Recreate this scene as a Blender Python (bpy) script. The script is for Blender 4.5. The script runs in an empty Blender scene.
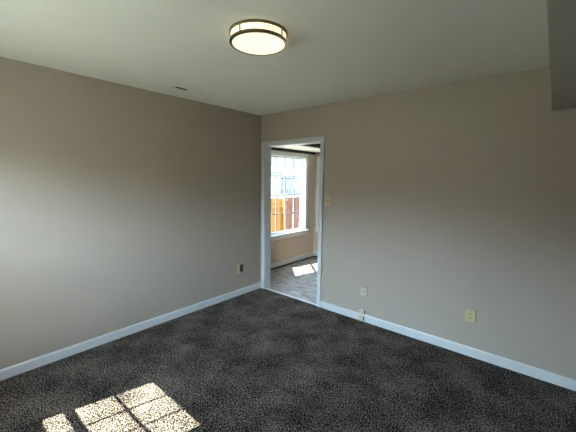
import bpy, bmesh, math, random
from mathutils import Vector, Matrix
random.seed(4)
S = bpy.context.scene
C = S.collection

# ------------------------------------------------------------------ camera
F_PX, YAW, PITCH, ROLL = 313.343, 0.702536, 0.117163, -0.012147
CAM = Vector((3.16183, -3.13357, 1.57963))
H = 2.44
fw = Vector((-math.sin(YAW)*math.cos(PITCH), math.cos(YAW)*math.cos(PITCH), -math.sin(PITCH)))
r0 = Vector((math.cos(YAW), math.sin(YAW), 0)); d0 = fw.cross(r0)
rt = math.cos(ROLL)*r0 + math.sin(ROLL)*d0
dn = -math.sin(ROLL)*r0 + math.cos(ROLL)*d0
cd = bpy.data.cameras.new('camera'); cam = bpy.data.objects.new('camera', cd); C.objects.link(cam)
cd.sensor_width = 36; cd.lens = F_PX/576*36; cd.clip_start = 0.02; cd.clip_end = 400
m = Matrix((rt, -dn, -fw)).transposed().to_4x4(); m.translation = CAM
cam.matrix_world = m
S.camera = cam

# ------------------------------------------------------------------ light
SKY_STRENGTH, SUN_STRENGTH, LAMP_STRENGTH = 64.0, 66.0, 1.2
S.view_settings.view_transform = 'Standard'; S.view_settings.look = 'None'
S.view_settings.exposure = 0.0; S.view_settings.gamma = 1.0; S.view_settings.use_curve_mapping = False
w = bpy.data.worlds.new('sky'); S.world = w; w.use_nodes = True
wt = w.node_tree; wt.nodes.clear()
wo = wt.nodes.new('ShaderNodeOutputWorld'); bg = wt.nodes.new('ShaderNodeBackground')
TRAVEL = Vector((0.235, 0.972, -1.20)).normalized()
# sky: dim at horizon and zenith, bright bluish band added between to light walls
tcw = wt.nodes.new('ShaderNodeTexCoord'); sep = wt.nodes.new('ShaderNodeSeparateXYZ'); rmp = wt.nodes.new('ShaderNodeValToRGB')
wt.links.new(tcw.outputs['Generated'], sep.inputs[0]); wt.links.new(sep.outputs[2], rmp.inputs[0]); 
az = wt.nodes.new('ShaderNodeMapRange'); az.interpolation_type = 'SMOOTHSTEP'     # brighter on the sun's side of the sky
az.inputs['From Min'].default_value = -.45; az.inputs['From Max'].default_value = .25; az.inputs['To Min'].default_value = 1.0; az.inputs['To Max'].default_value = .19
wt.links.new(sep.outputs[1], az.inputs['Value'])
mlt = wt.nodes.new('ShaderNodeVectorMath'); mlt.operation = 'SCALE'
wt.links.new(rmp.outputs[0], mlt.inputs[0]); wt.links.new(az.outputs[0], mlt.inputs['Scale']); wt.links.new(mlt.outputs[0], bg.inputs[0])
el = rmp.color_ramp.elements
el[0].position = 0.0; el[0].color = (.10, .102, .105, 1)
el[1].position = 1.0; el[1].color = (.16, .22, .34, 1)
for p_, c_ in ((.11, (.10, .105, .115, 1)), (.19, (.62, .82, 1.04, 1)), (.42, (.54, .76, 1.04, 1)), (.55, (.18, .23, .30, 1))):
    k_ = el.new(p_); k_.color = c_
bg.inputs[1].default_value = SKY_STRENGTH; wt.links.new(bg.outputs[0], wo.inputs[0])
sd = bpy.data.lights.new('sun', 'SUN'); sd.energy = SUN_STRENGTH; sd.angle = math.radians(0.4); sd.color = (1.0, 0.96, 0.89)
sun = bpy.data.objects.new('sun', sd); C.objects.link(sun); sun.location = (0, -6, 8)
sun.rotation_euler = TRAVEL.to_track_quat('-Z', 'Y').to_euler()
S.cycles.use_denoising = True
S.cycles.max_bounces = 12; S.cycles.diffuse_bounces = 8; S.cycles.transparent_max_bounces = 16
S.cycles.sample_clamp_indirect = 6

# ------------------------------------------------------------------ materials
def lin(c):
    return tuple(((v/255)/12.92 if v/255 <= .04045 else ((v/255+.055)/1.055)**2.4) for v in c) + (1,)
def mat(name, rgb, rough=0.6, metal=0.0, spec=0.5, bump=None, vary=None, emit=None):
    """rgb in sRGB 0-255; bump=(scale, strength); vary=(scale, second rgb)"""
    M = bpy.data.materials.new(name); M.use_nodes = True
    t = M.node_tree; b = t.nodes['Principled BSDF']
    b.inputs['Base Color'].default_value = lin(rgb); b.inputs['Roughness'].default_value = rough
    b.inputs['Metallic'].default_value = metal; b.inputs['Specular IOR Level'].default_value = spec
    tc = t.nodes.new('ShaderNodeTexCoord')
    sc = vary[0] if vary else 6
    nz = t.nodes.new('ShaderNodeTexNoise'); nz.inputs['Scale'].default_value = sc; nz.inputs['Detail'].default_value = 4
    t.links.new(tc.outputs['Object'], nz.inputs['Vector'])
    mx = t.nodes.new('ShaderNodeMix'); mx.data_type = 'RGBA'
    mx.inputs[6].default_value = lin(rgb)
    mx.inputs[7].default_value = lin(vary[1]) if vary else lin(tuple(v*0.975 for v in rgb))
    t.links.new(nz.outputs[0], mx.inputs[0]); t.links.new(mx.outputs[2], b.inputs['Base Color'])
    if bump:
        n2 = t.nodes.new('ShaderNodeTexNoise'); n2.inputs['Scale'].default_value = bump[0]; n2.inputs['Detail'].default_value = 3
        t.links.new(tc.outputs['Object'], n2.inputs['Vector'])
        bp = t.nodes.new('ShaderNodeBump'); bp.inputs['Strength'].default_value = bump[1]; bp.inputs['Distance'].default_value = 0.002
        t.links.new(n2.outputs[0], bp.inputs['Height']); t.links.new(bp.outputs[0], b.inputs['Normal'])
    if emit:
        b.inputs['Emission Color'].default_value = lin(emit[0]); b.inputs['Emission Strength'].default_value = emit[1]
    return M
M = {}
M['wall'] = mat('greige_wall_paint', (164, 150, 136), 0.55, spec=0.3, bump=(220, 0.12))
M['kwall'] = mat('beige_kitchen_paint', (174, 158, 142), 0.6, spec=0.3, bump=(220, 0.12))
M['ceil'] = mat('ceiling_paint', (238, 235, 224), 0.85, spec=0.2, bump=(160, 0.25))
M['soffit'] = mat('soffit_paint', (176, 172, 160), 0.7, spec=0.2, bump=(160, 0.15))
M['white'] = mat('white_trim_paint', (198, 197, 194), 0.35, spec=0.5)
M['cream'] = mat('cream_paint', (236, 230, 208), 0.5)
M['dark'] = mat('near_black_brown', (26, 22, 18), 0.6, vary=(14, (36, 29, 22)))
M['black'] = mat('black_recess', (10, 10, 9), 0.9)
M['ivory'] = mat('ivory_plastic', (186, 168, 122), 0.4)
M['almond'] = mat('almond_plastic', (190, 178, 154), 0.4)
M['umber'] = mat('dark_umber_plastic', (58, 52, 26), 0.4)
M['brass'] = mat('aged_brass', (150, 138, 96), 0.4, 0.8)
M['bronze'] = mat('brushed_bronze_nickel', (112, 99, 76), 0.28, 1.0, bump=(80, 0.05), vary=(30, (150, 134, 106)))
M['vinyl'] = mat('white_window_vinyl', (206, 208, 208), 0.4)
M['muntin'] = mat('grey_muntin_vinyl', (100, 102, 104), 0.5)
M['metal'] = mat('dark_grey_railing_metal', (34, 36, 40), 0.5, 0.3)
M['patio'] = mat('pale_paving', (150, 152, 134), 0.95, vary=(3, (134, 136, 120)), bump=(60, 0.3))
M['siding'] = mat('pale_blue_siding', (84, 100, 124), 0.8, vary=(2, (76, 92, 116)))
M['tan_siding'] = mat('pale_grey_siding', (92, 98, 110), 0.8, vary=(2, (86, 90, 102)))
M['roof'] = mat('grey_roof_shingle', (72, 74, 82), 0.9, vary=(8, (60, 62, 70)))
M['diffuser'] = mat('warm_opal_glass', (250, 246, 230), 0.4, emit=((255, 238, 196), LAMP_STRENGTH))

def wood(name, a, b2, c):
    X = bpy.data.materials.new(name); X.use_nodes = True; t = X.node_tree; b = t.nodes['Principled BSDF']
    tc = t.nodes.new('ShaderNodeTexCoord'); mp = t.nodes.new('ShaderNodeMapping'); mp.inputs['Scale'].default_value = (9, 9, .7)
    nz = t.nodes.new('ShaderNodeTexNoise'); nz.inputs['Scale'].default_value = 2.2; nz.inputs['Detail'].default_value = 5
    cr = t.nodes.new('ShaderNodeValToRGB'); e = cr.color_ramp
    e.elements[0].color = lin(a); e.elements[0].position = .3; e.elements[1].color = lin(c); e.elements[1].position = .7
    k = e.elements.new(.5); k.color = lin(b2)
    t.links.new(tc.outputs['Object'], mp.inputs[0]); t.links.new(mp.outputs[0], nz.inputs['Vector'])
    t.links.new(nz.outputs[0], cr.inputs[0]); t.links.new(cr.outputs[0], b.inputs['Base Color'])
    b.inputs['Roughness'].default_value = .75
    return X
M['cedar'] = wood('golden_cedar', (112, 68, 12), (130, 80, 16), (146, 94, 24))
M['redwood'] = wood('red_brown_cedar', (74, 38, 24), (90, 48, 32), (106, 62, 42))

def glass():
    X = bpy.data.materials.new('clear_window_glass'); X.use_nodes = True; t = X.node_tree; t.nodes.clear()
    o = t.nodes.new('ShaderNodeOutputMaterial'); mx = t.nodes.new('ShaderNodeMixShader')
    tr = t.nodes.new('ShaderNodeBsdfTransparent'); gl = t.nodes.new('ShaderNodeBsdfGlossy'); gl.inputs['Roughness'].default_value = .02
    tr.inputs[0].default_value = (.94, .97, .96, 1)
    mx.inputs[0].default_value = .035
    t.links.new(tr.outputs[0], mx.inputs[1]); t.links.new(gl.outputs[0], mx.inputs[2])
    t.links.new(mx.outputs[0], o.inputs[0]); return X
M['glass'] = glass()
def screen():
    X = bpy.data.materials.new('insect_screen_mesh'); X.use_nodes = True; t = X.node_tree; t.nodes.clear()
    o = t.nodes.new('ShaderNodeOutputMaterial'); mx = t.nodes.new('ShaderNodeMixShader'); mx.inputs[0].default_value = .45
    tr = t.nodes.new('ShaderNodeBsdfTransparent'); df = t.nodes.new('ShaderNodeBsdfTranslucent'); df.inputs[0].default_value = (.5, .42, .34, 1)
    mx.inputs[0].default_value = .88
    t.links.new(tr.outputs[0], mx.inputs[1]); t.links.new(df.outputs[0], mx.inputs[2]); t.links.new(mx.outputs[0], o.inputs[0]); return X
M['screen'] = screen()

def carpet():
    X = bpy.data.materials.new('charcoal_carpet'); X.use_nodes = True; t = X.node_tree; b = t.nodes['Principled BSDF']
    L = t.links.new; tc = t.nodes.new('ShaderNodeTexCoord')
    def noise(s, d=2, r=.6):
        n = t.nodes.new('ShaderNodeTexNoise'); n.inputs['Scale'].default_value = s; n.inputs['Detail'].default_value = d
        n.inputs['Roughness'].default_value = r; L(tc.outputs['Object'], n.inputs['Vector']); return n.outputs[0]
    def math_(op, a, c):
        n = t.nodes.new('ShaderNodeMath'); n.operation = op
        for i, v in enumerate((a, c)):
            if isinstance(v, (int, float)): n.inputs[i].default_value = v
            else: L(v, n.inputs[i])
        return n.outputs[0]
    f1, f2, big = noise(150, 2), noise(75, 2), noise(3.2, 4, .65)
    v = math_('ADD', math_('MULTIPLY', f1, .6), math_('MULTIPLY', f2, .4))
    v = math_('ADD', v, math_('MULTIPLY', math_('SUBTRACT', big, .5), .22))  # broad mottling: footprint marks and pile shading put into the colour
    cr = t.nodes.new('ShaderNodeValToRGB'); e = cr.color_ramp
    e.elements[0].position = .44; e.elements[0].color = lin((4, 3, 2))
    e.elements[1].position = .61; e.elements[1].color = lin((150, 138, 124))
    k = e.elements.new(.5); k.color = lin((28, 24, 20))
    L(v, cr.inputs[0]); L(cr.outputs[0], b.inputs['Base Color'])
    b.inputs['Roughness'].default_value = 1; b.inputs['Specular IOR Level'].default_value = .05
    b.inputs['Sheen Weight'].default_value = .02; b.inputs['Sheen Roughness'].default_value = .5
    bp = t.nodes.new('ShaderNodeBump'); bp.inputs['Strength'].default_value = .9; bp.inputs['Distance'].default_value = .008
    L(v, bp.inputs['Height']); L(bp.outputs[0], b.inputs['Normal']); return X
M['carpet'] = carpet()

def vinyl_floor():
    X = bpy.data.materials.new('grey_stone_vinyl'); X.use_nodes = True; t = X.node_tree; b = t.nodes['Principled BSDF']; L = t.links.new
    tc = t.nodes.new('ShaderNodeTexCoord'); n1 = t.nodes.new('ShaderNodeTexNoise'); n1.inputs['Scale'].default_value = 5; n1.inputs['Detail'].default_value = 8
    n1.inputs['Roughness'].default_value = .7; n1.inputs['Distortion'].default_value = .8
    mp = t.nodes.new('ShaderNodeMapping'); mp.inputs['Scale'].default_value = (1, 2.6, 1); mp.inputs['Rotation'].default_value = (0, 0, .4)
    L(tc.outputs['Object'], mp.inputs[0]); L(mp.outputs[0], n1.inputs['Vector'])
    cr = t.nodes.new('ShaderNodeValToRGB'); e = cr.color_ramp
    e.elements[0].position = .35; e.elements[0].color = lin((104, 94, 86)); e.elements[1].position = .68; e.elements[1].color = lin((190, 184, 178))
    k = e.elements.new(.5); k.color = lin((146, 138, 131))
    L(n1.outputs[0], cr.inputs[0]); L(cr.outputs[0], b.inputs['Base Color']); b.inputs['Roughness'].default_value = .38
    bp = t.nodes.new('ShaderNodeBump'); bp.inputs['Strength'].default_value = .2; bp.inputs['Distance'].default_value = .002
    L(n1.outputs[0], bp.inputs['Height']); L(bp.outputs[0], b.inputs['Normal']); return X
M['vfloor'] = vinyl_floor()

# ------------------------------------------------------------------ mesh helpers
class MB:
    def __init__(s): s.bm = bmesh.new()
    def box(s, x0, x1, y0, y1, z0, z1):
        v = [s.bm.verts.new((x, y, z)) for x in (x0, x1) for y in (y0, y1) for z in (z0, z1)]
        for f in ((0,1,3,2), (4,6,7,5), (0,4,5,1), (2,3,7,6), (0,2,6,4), (1,5,7,3)):
            s.bm.faces.new([v[i] for i in f])
        return s
    def prism(s, pts, z0, z1):
        a = [s.bm.verts.new((x, y, z0)) for x, y in pts]; b = [s.bm.verts.new((x, y, z1)) for x, y in pts]; n = len(pts)
        s.bm.faces.new(a[::-1]); s.bm.faces.new(b)
        for i in range(n): s.bm.faces.new((a[i], a[(i+1) % n], b[(i+1) % n], b[i]))
        return s
    def sweep(s, prof, p0, p1, n2):
        """profile [(out, z)] along p0->p1; n2 = outward unit direction (xy)"""
        ra = [s.bm.verts.new((p0[0]+n2[0]*o, p0[1]+n2[1]*o, z)) for o, z in prof]
        rb = [s.bm.verts.new((p1[0]+n2[0]*o, p1[1]+n2[1]*o, z)) for o, z in prof]
        n = len(prof); s.bm.faces.new(ra); s.bm.faces.new(rb[::-1])
        for i in range(n): s.bm.faces.new((ra[i], rb[i], rb[(i+1) % n], ra[(i+1) % n]))
        return s
    def lathe(s, prof, seg=96, closed=True):
        """profile [(r, z)] round the z axis"""
        rings = []
        for r, z in prof:
            if r < 1e-6: rings.append([s.bm.verts.new((0, 0, z))])
            else: rings.append([s.bm.verts.new((r*math.cos(2*math.pi*i/seg), r*math.sin(2*math.pi*i/seg), z)) for i in range(seg)])
        k = len(rings)
        for j in range(k if closed else k-1):
            A, B = rings[j], rings[(j+1) % k]
            for i in range(seg):
                q = [A[i % len(A)], A[(i+1) % len(A)], B[(i+1) % len(B)], B[i % len(B)]]
                q = list(dict.fromkeys(q))
                if len(q) > 2: s.bm.faces.new(q)
        return s
    def cyl(s, c, r, h, axis='z', seg=20):
        ax = {'x': 0, 'y': 1, 'z': 2}[axis]; o = [i for i in range(3) if i != ax]; R = []
        for e in (-h/2, h/2):
            ring = []
            for i in range(seg):
                p = list(c); p[ax] += e; p[o[0]] += r*math.cos(2*math.pi*i/seg); p[o[1]] += r*math.sin(2*math.pi*i/seg)
                ring.append(s.bm.verts.new(p))
            R.append(ring)
        s.bm.faces.new(R[0]); s.bm.faces.new(R[1][::-1])
        for i in range(seg): s.bm.faces.new((R[0][i], R[0][(i+1) % seg], R[1][(i+1) % seg], R[1][i]))
        return s
    def bar(s, a, b, r, seg=8):
        a, b = Vector(a), Vector(b); q = (b-a).to_track_quat('Z', 'Y'); R = []
        for p in (a, b): R.append([s.bm.verts.new(p + q @ Vector((r*math.cos(2*math.pi*i/seg), r*math.sin(2*math.pi*i/seg), 0))) for i in range(seg)])
        s.bm.faces.new(R[0]); s.bm.faces.new(R[1][::-1])
        for i in range(seg): s.bm.faces.new((R[0][i], R[0][(i+1) % seg], R[1][(i+1) % seg], R[1][i]))
        return s
    def build(s, name, m_, parent=None, bevel=0, smooth=False, kind=None, seg=2):
        bmesh.ops.recalc_face_normals(s.bm, faces=s.bm.faces)
        if bevel: bmesh.ops.bevel(s.bm, geom=list(s.bm.edges), offset=bevel, segments=seg, affect='EDGES', profile=.5, clamp_overlap=True)
        me = bpy.data.meshes.new(name); s.bm.to_mesh(me); s.bm.free(); me.materials.append(m_)
        o = bpy.data.objects.new(name, me); C.objects.link(o)
        if smooth:
            for p in me.polygons: p.use_smooth = True
            try: me.set_sharp_from_angle(angle=math.radians(35))
            except Exception: pass
        if parent: o.parent = parent
        if kind: o['kind'] = kind
        return o
def empty(name, loc=(0, 0, 0), rz=0, kind=None):
    o = bpy.data.objects.new(name, None); C.objects.link(o); o.location = loc; o.rotation_euler = (0, 0, rz); o.empty_display_size = .1
    if kind: o['kind'] = kind
    return o
def tag(o, label, cat, group=None):
    o['label'] = label; o['category'] = cat
    if group: o['group'] = group
    return o
ST = 'structure'

# ------------------------------------------------------------------ room shell
RX, RY = 4.30, -3.585            # right wall and rear wall inner faces
T = .115                        # wall thickness
SX, SZ = 3.094, 2.114           # soffit
DX0, DX1, DZ = .085, 1.006, 2.032
KX, KY = 3.3, 4.2               # kitchen right and far walls
BX = -.50                       # bay front wall
BN, BF = .62, 2.0               # bay front wall ends (y)

MB().box(-.115, RX+.115, RY-.115, .0, -.12, 0).build('floor', M['carpet'], kind=ST)
MB().box(-.115, RX+.115, RY-.115, .0, H, H+.12).build('ceiling', M['ceil'], kind=ST)
MB().box(SX, RX, RY, 0, SZ, H).build('ceiling_soffit', M['soffit'], kind=ST, bevel=.004)
MB().box(-.115, 0, RY-.115, 0, 0, H).build('wall_left', M['wall'], kind=ST)
MB().box(RX, RX+.115, RY-.115, 0, 0, H).build('wall_right', M['wall'], kind=ST)
MB().box(-.115, DX0, 0, T, 0, H).box(DX1, RX+.115, 0, T, 0, H).box(DX0, DX1, 0, T, DZ, H).build('wall_back', M['wall'], kind=ST)

def placed(o, org, d):
    o.location = (org[0], org[1], 0); o.rotation_euler = (0, 0, math.atan2(d[1], d[0])); return o
def wall_with_windows(name, org, d, L, holes, m_, h=H, z0=-.0, th=.12):
    """u from 0..L along d, v outward; holes = [(u0,u1,z0,z1)]"""
    b = MB(); u = 0
    for a, c, p, q in holes:
        if a > u: b.box(u, a, 0, th, z0, h)
        b.box(a, c, 0, th, z0, p); b.box(a, c, 0, th, q, h); u = c
    b.box(u, L, 0, th, z0, h)
    return placed(b.build(name, m_, kind=ST), org, d)

WZ0, WZ1 = .605, 1.99
def window(name, org, d, u0, u1, cols, th=.12, apron=True, cas=.06, z0=WZ0, z1=WZ1, cas_l=None):
    e = placed(empty(name, kind=ST), org, d)
    cl = cas if cas_l is None else cas_l
    f = MB()
    j = .012
    f.box(u0, u0+j, 0, th, z0, z1).box(u1-j, u1, 0, th, z0, z1).box(u0+j, u1-j, 0, th, z1-j, z1).box(u0+j, u1-j, 0, th, z0, z0+j)
    f.build('window_frame', M['vinyl'], e)
    c = MB()
    c.box(u0-cl, u0+.004, -.018, 0, z0, z1+cas).box(u1-.004, u1+cas, -.018, 0, z0, z1+cas).box(u0+.004, u1-.004, -.018, 0, z1-.004, z1+cas)
    c.build('window_casing', M['white'], e, bevel=.003)
    MB().box(u0-cl-.02, u1+cas+.02, -.055, .012, z0-.028, z0).build('window_sill', M['white'], e, bevel=.005)
    if apron: MB().box(u0-cl, u1+cas, -.016, 0, z0-.09, z0-.028).build('apron', M['white'], e, bevel=.003)
    mid = (z0+z1)/2
    for nm, za, zb, v in (('upper_sash', mid-.012, z1-j, .072), ('lower_sash', z0+j, mid+.012, .050)):
        a, b2 = u0+j, u1-j; s_ = .022
        sb = MB().box(a, a+s_, v, v+.021, za, zb).box(b2-s_, b2, v, v+.021, za, zb).box(a+s_, b2-s_, v, v+.021, za, za+s_).box(a+s_, b2-s_, v, v+.021, zb-s_, zb)
        so = sb.build(nm, M['vinyl'], e)
        g = MB(); ga, gb, gz0, gz1 = a+s_, b2-s_, za+s_, zb-s_
        for i in range(1, cols):
            x = ga+(gb-ga)*i/cols; g.box(x-.0065, x+.0065, v+.003, v+.018, gz0, gz1)
        zc = (gz0+gz1)/2; g.box(ga, gb, v+.004, v+.017, zc-.0065, zc+.0065)
        g.build('muntin_grid', M['muntin'], so)
        MB().box(ga, gb, v+.009, v+.012, gz0, gz1).build('pane', M['glass'], so)
    return e

# rear wall (behind the camera): u runs towards -x from x = RX
W1 = (.488, 1.203); W2 = (1.35, 2.06)
def ru(x): return RX - x
wall_with_windows('wall_rear', (RX, RY), (-1, 0), RX, [(ru(b), ru(a), WZ0, WZ1 + (.03 if a < 1 else 0)) for a, b in (W2, W1)], M['wall'], th=.115)
for k, (a, b) in enumerate((W1, W2)):
    e = window('window_%d' % (k+1), (RX, RY), (-1, 0), ru(b), ru(a), 3, z1=WZ1 + (.03 if k == 0 else 0))
    if k == 0:
        MB().box(ru(b)+.02, ru(a)-.02, .108, .111, WZ0+.02, WZ0+.58).build('insect_screen', M['screen'], e)

# kitchen with bay
s2 = math.sqrt(.5)
NL = math.hypot(BX-.005, BN-.115)
MB().prism([(KX+.115, T), (KX+.115, KY+.115), (-.12, KY+.115), (-.12, BF+.55), (BX-.12, BF+.1), (BX-.12, BN-.1), (-.12, T), ], -.12, -.002).build('floor_kitchen', M['vfloor'], kind=ST)
MB().box(-.12, KX+.115, T, KY+.115, H, H+.12).build('ceiling_kitchen', M['ceil'], kind=ST)
MB().prism([(.0, T), (.0, BF+.51), (-.03, BF+.60), (BX-.14, BF+.05), (BX-.14, BN-.05), (-.1, -.0), (-.1, T)], 2.11, 2.22).build('ceiling_bay', M['cream'], kind=ST)
MB().box(.0, .12, T, BF+.505, 2.11, H).build('trim_2', M['dark'], kind=ST)  # bay header; its backlit shadow is put into the near-black colour
wall_with_windows('wall_bay', (BX, BN), (0, 1), BF-BN, [(.037, 1.075, WZ0, WZ1)], M['kwall'], h=2.11)
window('window_3', (BX, BN), (0, 1), .037, 1.075, 4, cas_l=.03, cas=.06)
wall_with_windows('wall_bay_near', (.005, T), (-s2, s2), NL, [(.07, .63, WZ0, WZ1)], M['kwall'], h=2.11)
window('window_4', (.005, T), (-s2, s2), .07, .63, 2, cas=.04)
wall_with_windows('wall_bay_far', (BX, BF), (s2, s2), NL, [(.085, .63, WZ0, WZ1)], M['kwall'], h=2.11)
window('window_5', (BX, BF), (s2, s2), .085, .63, 2, cas=.045)
MB().box(-.12, 0, BF+.505, KY, 0, H).build('wall_kitchen_left', M['kwall'], kind=ST)
MB().box(-.12, KX+.115, KY, KY+.115, 0, H).build('wall_kitchen_back', M['kwall'], kind=ST)
MB().box(KX, KX+.115, T, KY, 0, H).build('wall_kitchen_right', M['kwall'], kind=ST)
# dark strip above the bay window
MB().box(BX, BX+.03, BN+.02, BF-.02, 2.07, 2.095).build('trim_3', M['dark'], kind=ST)

# baseboards
PROF = [(0, 0), (.013, 0), (.013, .07), (.010, .078), (.004, .084), (0, .084)]
MB().sweep(PROF, (0, RY), (0, 0), (1, 0)).build('baseboard_left', M['white'], kind=ST)
MB().sweep(PROF, (1.065, 0), (RX, 0), (0, -1)).build('baseboard_back', M['white'], kind=ST)
MB().sweep(PROF, (RX, RY), (RX, 0), (-1, 0)).build('baseboard_right', M['white'], kind=ST)
MB().sweep(PROF, (0, RY), (RX, RY), (0, 1)).build('baseboard_rear', M['white'], kind=ST)
KP = [(0, .03), (.016, .03), (.016, .105), (.008, .118), (0, .118)]
DP = [(0, 0), (.010, 0), (.010, .03), (0, .03)]
k1 = MB(); k2 = MB()
for P, b in ((KP, k1), (DP, k2)):
    b.sweep(P, (BX, BN), (BX, BF), (1, 0)); b.sweep(P, (.005, T), (BX, BN), (s2, s2)); b.sweep(P, (BX, BF), (.005, BF+.505), (s2, -s2))
k1.build('baseboard_kitchen', M['white'], kind=ST); k2.build('trim_gap_shade', M['dark'], kind=ST)  # dark strip stands in for the shadow gap below the kitchen baseboard

# doorway: jambs, casing, threshold
d = empty('door_1', (0, 0, 0), kind=ST)
JT = .016
MB().box(DX0-.0, DX0+.004, -.002, T+.002, 0, DZ).box(DX1-.004, DX1, -.002, T+.002, 0, DZ).box(DX0+.004, DX1-.004, -.002, T+.002, DZ-.012, DZ).build('door_jamb', M['white'], d)
def casing(y0, y1):
    b = MB(); cw = .056
    b.box(DX0-cw, DX0, y0, y1, 0, DZ+cw-.006); b.box(DX1, DX1+cw, y0, y1, 0, DZ+cw-.006); b.box(DX0, DX1, y0, y1, DZ-.006, DZ+cw-.006)
    return b.build('door_casing', M['white'], d, bevel=.004)
casing(-.017, 0)
# raised outer bead on the casing
cb = MB(); cw = .056
cb.box(DX0-cw, DX0-cw+.014, -.022, -.016, 0, DZ+cw-.006).box(DX1+cw-.014, DX1+cw, -.022, -.016, 0, DZ+cw-.006).box(DX0-cw+.014, DX1+cw-.014, -.022, -.016, DZ+cw-.02, DZ+cw-.006)
cb.build('casing_bead', M['white'], d, bevel=.003)
MB().prism([(DX0+.004, .0), (DX1-.004, .0), (DX1-.004, .034), (DX0+.004, .034)], -.01, .008).build('threshold', M['white'], d, bevel=.003)
MB().box(DX0+.004, DX1-.004, .03, T+.01, -.05, 0).build('floor_doorway', M['vfloor'], kind=ST)

# outside
MB().box(-30, 40, -40, 40, -.95, -.80).build('ground', M['patio'], kind=ST)

# ------------------------------------------------------------------ ceiling light
LC = (1.736, -1.742, H)
cl = tag(empty('ceiling_light', LC), 'round flush ceiling light with bronze rings and glowing opal glass', 'ceiling light')
R1 = .172
MB().lathe([(R1-.022, 0), (R1, 0), (R1, -.010), (R1-.003, -.013), (R1-.022, -.013)]).build('upper_ring', M['bronze'], cl, smooth=True)
MB().lathe([(0.001, -.002), (R1-.023, -.002), (R1-.023, -.008), (0.001, -.008)]).build('mounting_plate', M['white'], cl, smooth=True)
MB().lathe([(R1-.012, -.013), (R1-.008, -.013), (R1-.008, -.048), (R1-.012, -.048)]).build('side_glass', M['diffuser'], cl, smooth=True)
MB().lathe([(R1-.016, -.048), (R1-.001, -.048), (R1, -.050), (R1, -.060), (R1-.003, -.063), (R1-.016, -.063)]).build('lower_ring', M['bronze'], cl, smooth=True)
MB().lathe([(0, -.069), (.05, -.0685), (.10, -.0665), (R1-.016, -.061), (R1-.016, -.056), (.10, -.060), (0, -.062)], closed=False).build('bottom_glass', M['diffuser'], cl, smooth=True)
for k in range(4):
    a = math.radians(278 + 90*k)
    MB().cyl(((R1-.004)*math.cos(a), (R1-.004)*math.sin(a), -.0305), .004, .036, 'z', 12).build('post', M['bronze'], cl, smooth=True)

# ------------------------------------------------------------------ ceiling register
vt = tag(empty('ceiling_vent', (.370, -1.385, H)), 'small white ceiling air register with a dark open slot', 'vent')
fx, fy = .075, .185
MB().box(-fx, fx, -fy, -fy+.022, -.008, 0).box(-fx, fx, fy-.022, fy, -.008, 0).box(-fx, -fx+.010, -fy+.022, fy-.022, -.008, 0).box(fx-.014, fx, -fy+.022, fy-.022, -.008, 0).build('frame', M['ceil'], vt, bevel=.002)
MB().box(-fx+.010, fx-.014, -fy+.022, fy-.022, -.0012, 0).build('duct_dark_plate', M['black'], vt)  # black sheet standing in for the dark inside the duct
for k in range(6):
    x = fx-.020-.0125*k
    MB().box(x-.0058, x+.0058, -fy+.022, fy-.022, -.006, -.002).build('slat', M['ceil'], vt)
for ya, yb in ((-fy+.022, -.085), (.045, fy-.022)): MB().box(-fx+.010, -.0145, ya, yb, -.005, -.0015).build('damper', M['ceil'], vt)
MB().cyl((-.01, fy-.012, -.009), .003, .008, 'z', 10).build('lever', M['brass'], vt)

# ------------------------------------------------------------------ plates on the walls
def plate(name, label, cat, loc, rz, wd, ht, m_, th=.008):
    e = tag(empty(name, loc, rz), label, cat)     # local: x along wall, -y into the room
    return e, MB().box(-wd/2, wd/2, -th, 0, -ht/2, ht/2).build('cover_plate', m_, e, bevel=.003)
def duplex(e, x, m_, th, slot):
    for z in (.02, -.02):
        r = MB().cyl((x, -th-.001, z), .0165, .004, 'y', 20).build('receptacle', m_, e, smooth=True)
        MB().box(x-.0095, x-.0050, -th-.0038, -th-.0028, z-.004, z+.008).box(x+.0050, x+.0090, -th-.0038, -th-.0028, z-.003, z+.007).cyl((x, -th-.0032, z-.009), .0036, .001, 'y', 10).build('slots', slot, r)
    MB().cyl((x, -th-.0005, 0), .0035, .003, 'y', 10).build('screw', M['brass'], e)
e, _ = plate('light_switch', 'ivory toggle light switch beside the doorway', 'light switch', (1.128, 0, 1.333), 0, .074, .115, M['ivory'])
MB().box(-.008, .008, -.010, -.007, -.014, .014).build('toggle_slot', M['umber'], e)
MB().box(-.004, .004, -.020, -.008, -.002, .009).build('toggle', M['ivory'], e, bevel=.001)
for z in (.031, -.031): MB().cyl((0, -.0085, z), .003, .002, 'y', 10).build('screw', M['brass'], e)

e, _ = plate('power_outlet', 'ivory duplex power outlet right of the phone jacks on the back wall', 'power outlet', (2.680, -.012, .381), 0, .078, .118, M['ivory'], .007)
MB().box(-.036, .0375, .0, .012, -.056, .056).build('outlet_box', M['umber'], e)
duplex(e, 0, M['ivory'], .007, M['umber'])

e, _ = plate('phone_jack', 'square almond jack plate with a dark socket, above the two small boxes', 'phone jack', (1.634, 0, .344), 0, .078, .102, M['almond'])
MB().box(-.014, .014, -.011, -.007, -.012, .012).build('socket', M['almond'], e, bevel=.001)
MB().box(-.009, -.002, -.0125, -.0105, -.004, .004).box(.002, .009, -.0125, -.0105, -.004, .004).build('contacts', M['black'], e)
for z in (.04, -.04): MB().cyl((0, -.0085, z), .003, .002, 'y', 10).build('screw', M['brass'], e)

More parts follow.
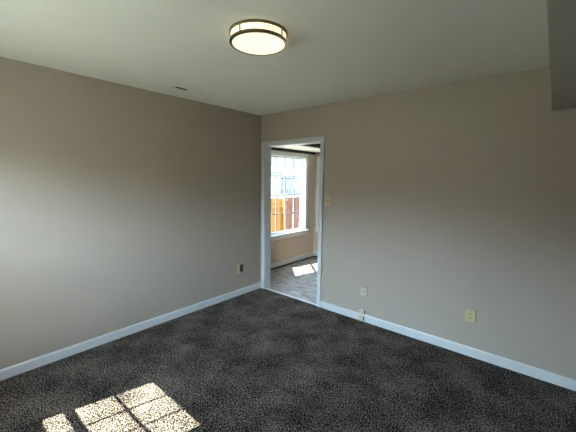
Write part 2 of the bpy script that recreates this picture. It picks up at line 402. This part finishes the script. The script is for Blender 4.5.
for nm, lab, z, h_, yy in (('junction_box', 'small almond surface box just above the white baseboard', .113, .048, 0.0), ('junction_box', 'small almond surface box mounted over the white baseboard, lowest of the boxes', .040, .056, -.0135)):
    e = tag(empty(nm, (1.628, yy, z)), lab, 'junction box', 'small surface boxes at the baseboard')
    MB().box(-.030, .030, -.030, 0, -h_/2, h_/2).build('housing', M['almond'], e, bevel=.003)
    MB().box(-.024, .024, -.0315, -.0295, -h_/2+.007, h_/2-.007).build('lid', M['almond'], e, bevel=.0005)
    MB().box(.0295, .0312, -.026, -.004, -h_/2+.005, h_/2-.005).build('dark_side', M['umber'], e)  # dark panel over most of the box's right side

# left wall: two-gang plate (room side faces +x)
e, _ = plate('wall_outlet', 'small two-part outlet plate on the left wall, pale beside a dark insert', 'power outlet', (0, -.396, .372), math.pi/2, .112, .125, M['ivory'])
MB().box(-.006, .047, -.011, -.006, -.052, .052).build('dark_insert', M['umber'], e, bevel=.002)
for z in (.04, -.04): MB().cyl((-.03, -.0085, z), .003, .002, 'y', 10).build('screw', M['brass'], e)

# ------------------------------------------------------------------ outside the bay window
def fence(name, label, p0, p1, m_, z0, z1):
    p0, p1 = Vector(p0), Vector(p1); L = (p1-p0).length; ang = math.atan2(p1.y-p0.y, p1.x-p0.x)
    e = tag(empty(name, (p0.x, p0.y, z0), ang), label, 'fence')
    n = int(L/.145); wd = L/n
    b = MB()
    for i in range(n):
        dz = random.uniform(-.012, .012)
        b.box(i*wd+.004, (i+1)*wd-.004, -.01+random.uniform(-.004, .004), .010, 0.02, z1-z0+dz)
    b.build('boards', m_, e)
    for z in (.25, z1-z0-.3): MB().box(0, L, .01, .05, z, z+.08).build('rail', m_, e)
    for x in (.05, L/2, L-.05): MB().box(x-.045, x+.045, .05, .14, 0, z1-z0-.05).build('post', m_, e)
    return e
fence('wooden_fence', 'golden orange board fence seen through the left part of the window', (-3.50, 4.50), (-3.50, 1.0), M['cedar'], -.8, .98)
fence('wooden_fence', 'red-brown board fence seen through the right part of the window', (-3.50, 9.9), (-3.50, 4.53), M['redwood'], -.8, .98)

# arched metal railing behind the fence
ra = tag(empty('metal_railing', (-6.26, 7.2, -.8)), 'dark grey metal railing with arched top behind the wooden fence', 'railing')
Wd, NB = 1.50, 12
for k in range(NB+1):
    u = k/NB; top = 2.16 + .20*math.sin(math.pi*u)
    MB().bar((u*Wd, 0, 0), (u*Wd, 0, top), .020 if k in (0, NB) else .014).build('bar', M['metal'], ra)
b = MB(); pts = [(Wd*i/20, 0, 2.16+.20*math.sin(math.pi*i/20)) for i in range(21)]
for p, q in zip(pts, pts[1:]): b.bar(p, q, .02)
b.build('arched_rail', M['metal'], ra)
b = MB(); pts = [(Wd*i/20, 0, 2.03+.20*math.sin(math.pi*i/20)) for i in range(21)]
for p, q in zip(pts, pts[1:]): b.bar(p, q, .012)
b.build('inner_rail', M['metal'], ra)
MB().bar((0, 0, 1.65), (Wd, 0, 1.65), .022).build('lower_rail', M['metal'], ra)

def house(label, loc, rz, w_, d_, h_, rh, m_):
    e = tag(empty('house', loc, rz), label, 'house', 'houses beyond the fence')
    MB().box(-w_/2, w_/2, -d_/2, d_/2, 0, h_).build('walls', m_, e)
    b = MB(); ov = .3
    v = [b.bm.verts.new(p) for p in ((-w_/2-ov, -d_/2-ov, h_), (w_/2+ov, -d_/2-ov, h_), (w_/2+ov, d_/2+ov, h_), (-w_/2-ov, d_/2+ov, h_), (-w_/2-ov, 0, h_+rh), (w_/2+ov, 0, h_+rh))]
    for f in ((0,1,2,3), (0,1,5,4), (2,3,4,5), (0,4,3), (1,2,5)): b.bm.faces.new([v[i] for i in f])
    b.build('roof', M['roof'], e)
    for x in (-w_*.28, w_*.02, w_*.3):
        for z in (1.0, 3.4):
            if z+1.2 < h_: 
                f = MB().box(x-.5, x+.5, -d_/2-.04, -d_/2, z, z+1.2).build('window_frame', M['white'], e)
                MB().box(x-.42, x+.42, -d_/2-.05, -d_/2-.04, z+.08, z+1.12).build('pane', M['siding'], f)
    return e
house('distant pale blue house at the left edge of the window view', (-28.9, 31, -.8), math.radians(40), 2.6, 4, 3.4, .9, M['siding'])
house('distant pale grey house above the middle of the fence', (-30.0, 37, -.8), math.radians(38), 4.2, 5, 2.6, 1.0, M['tan_siding'])
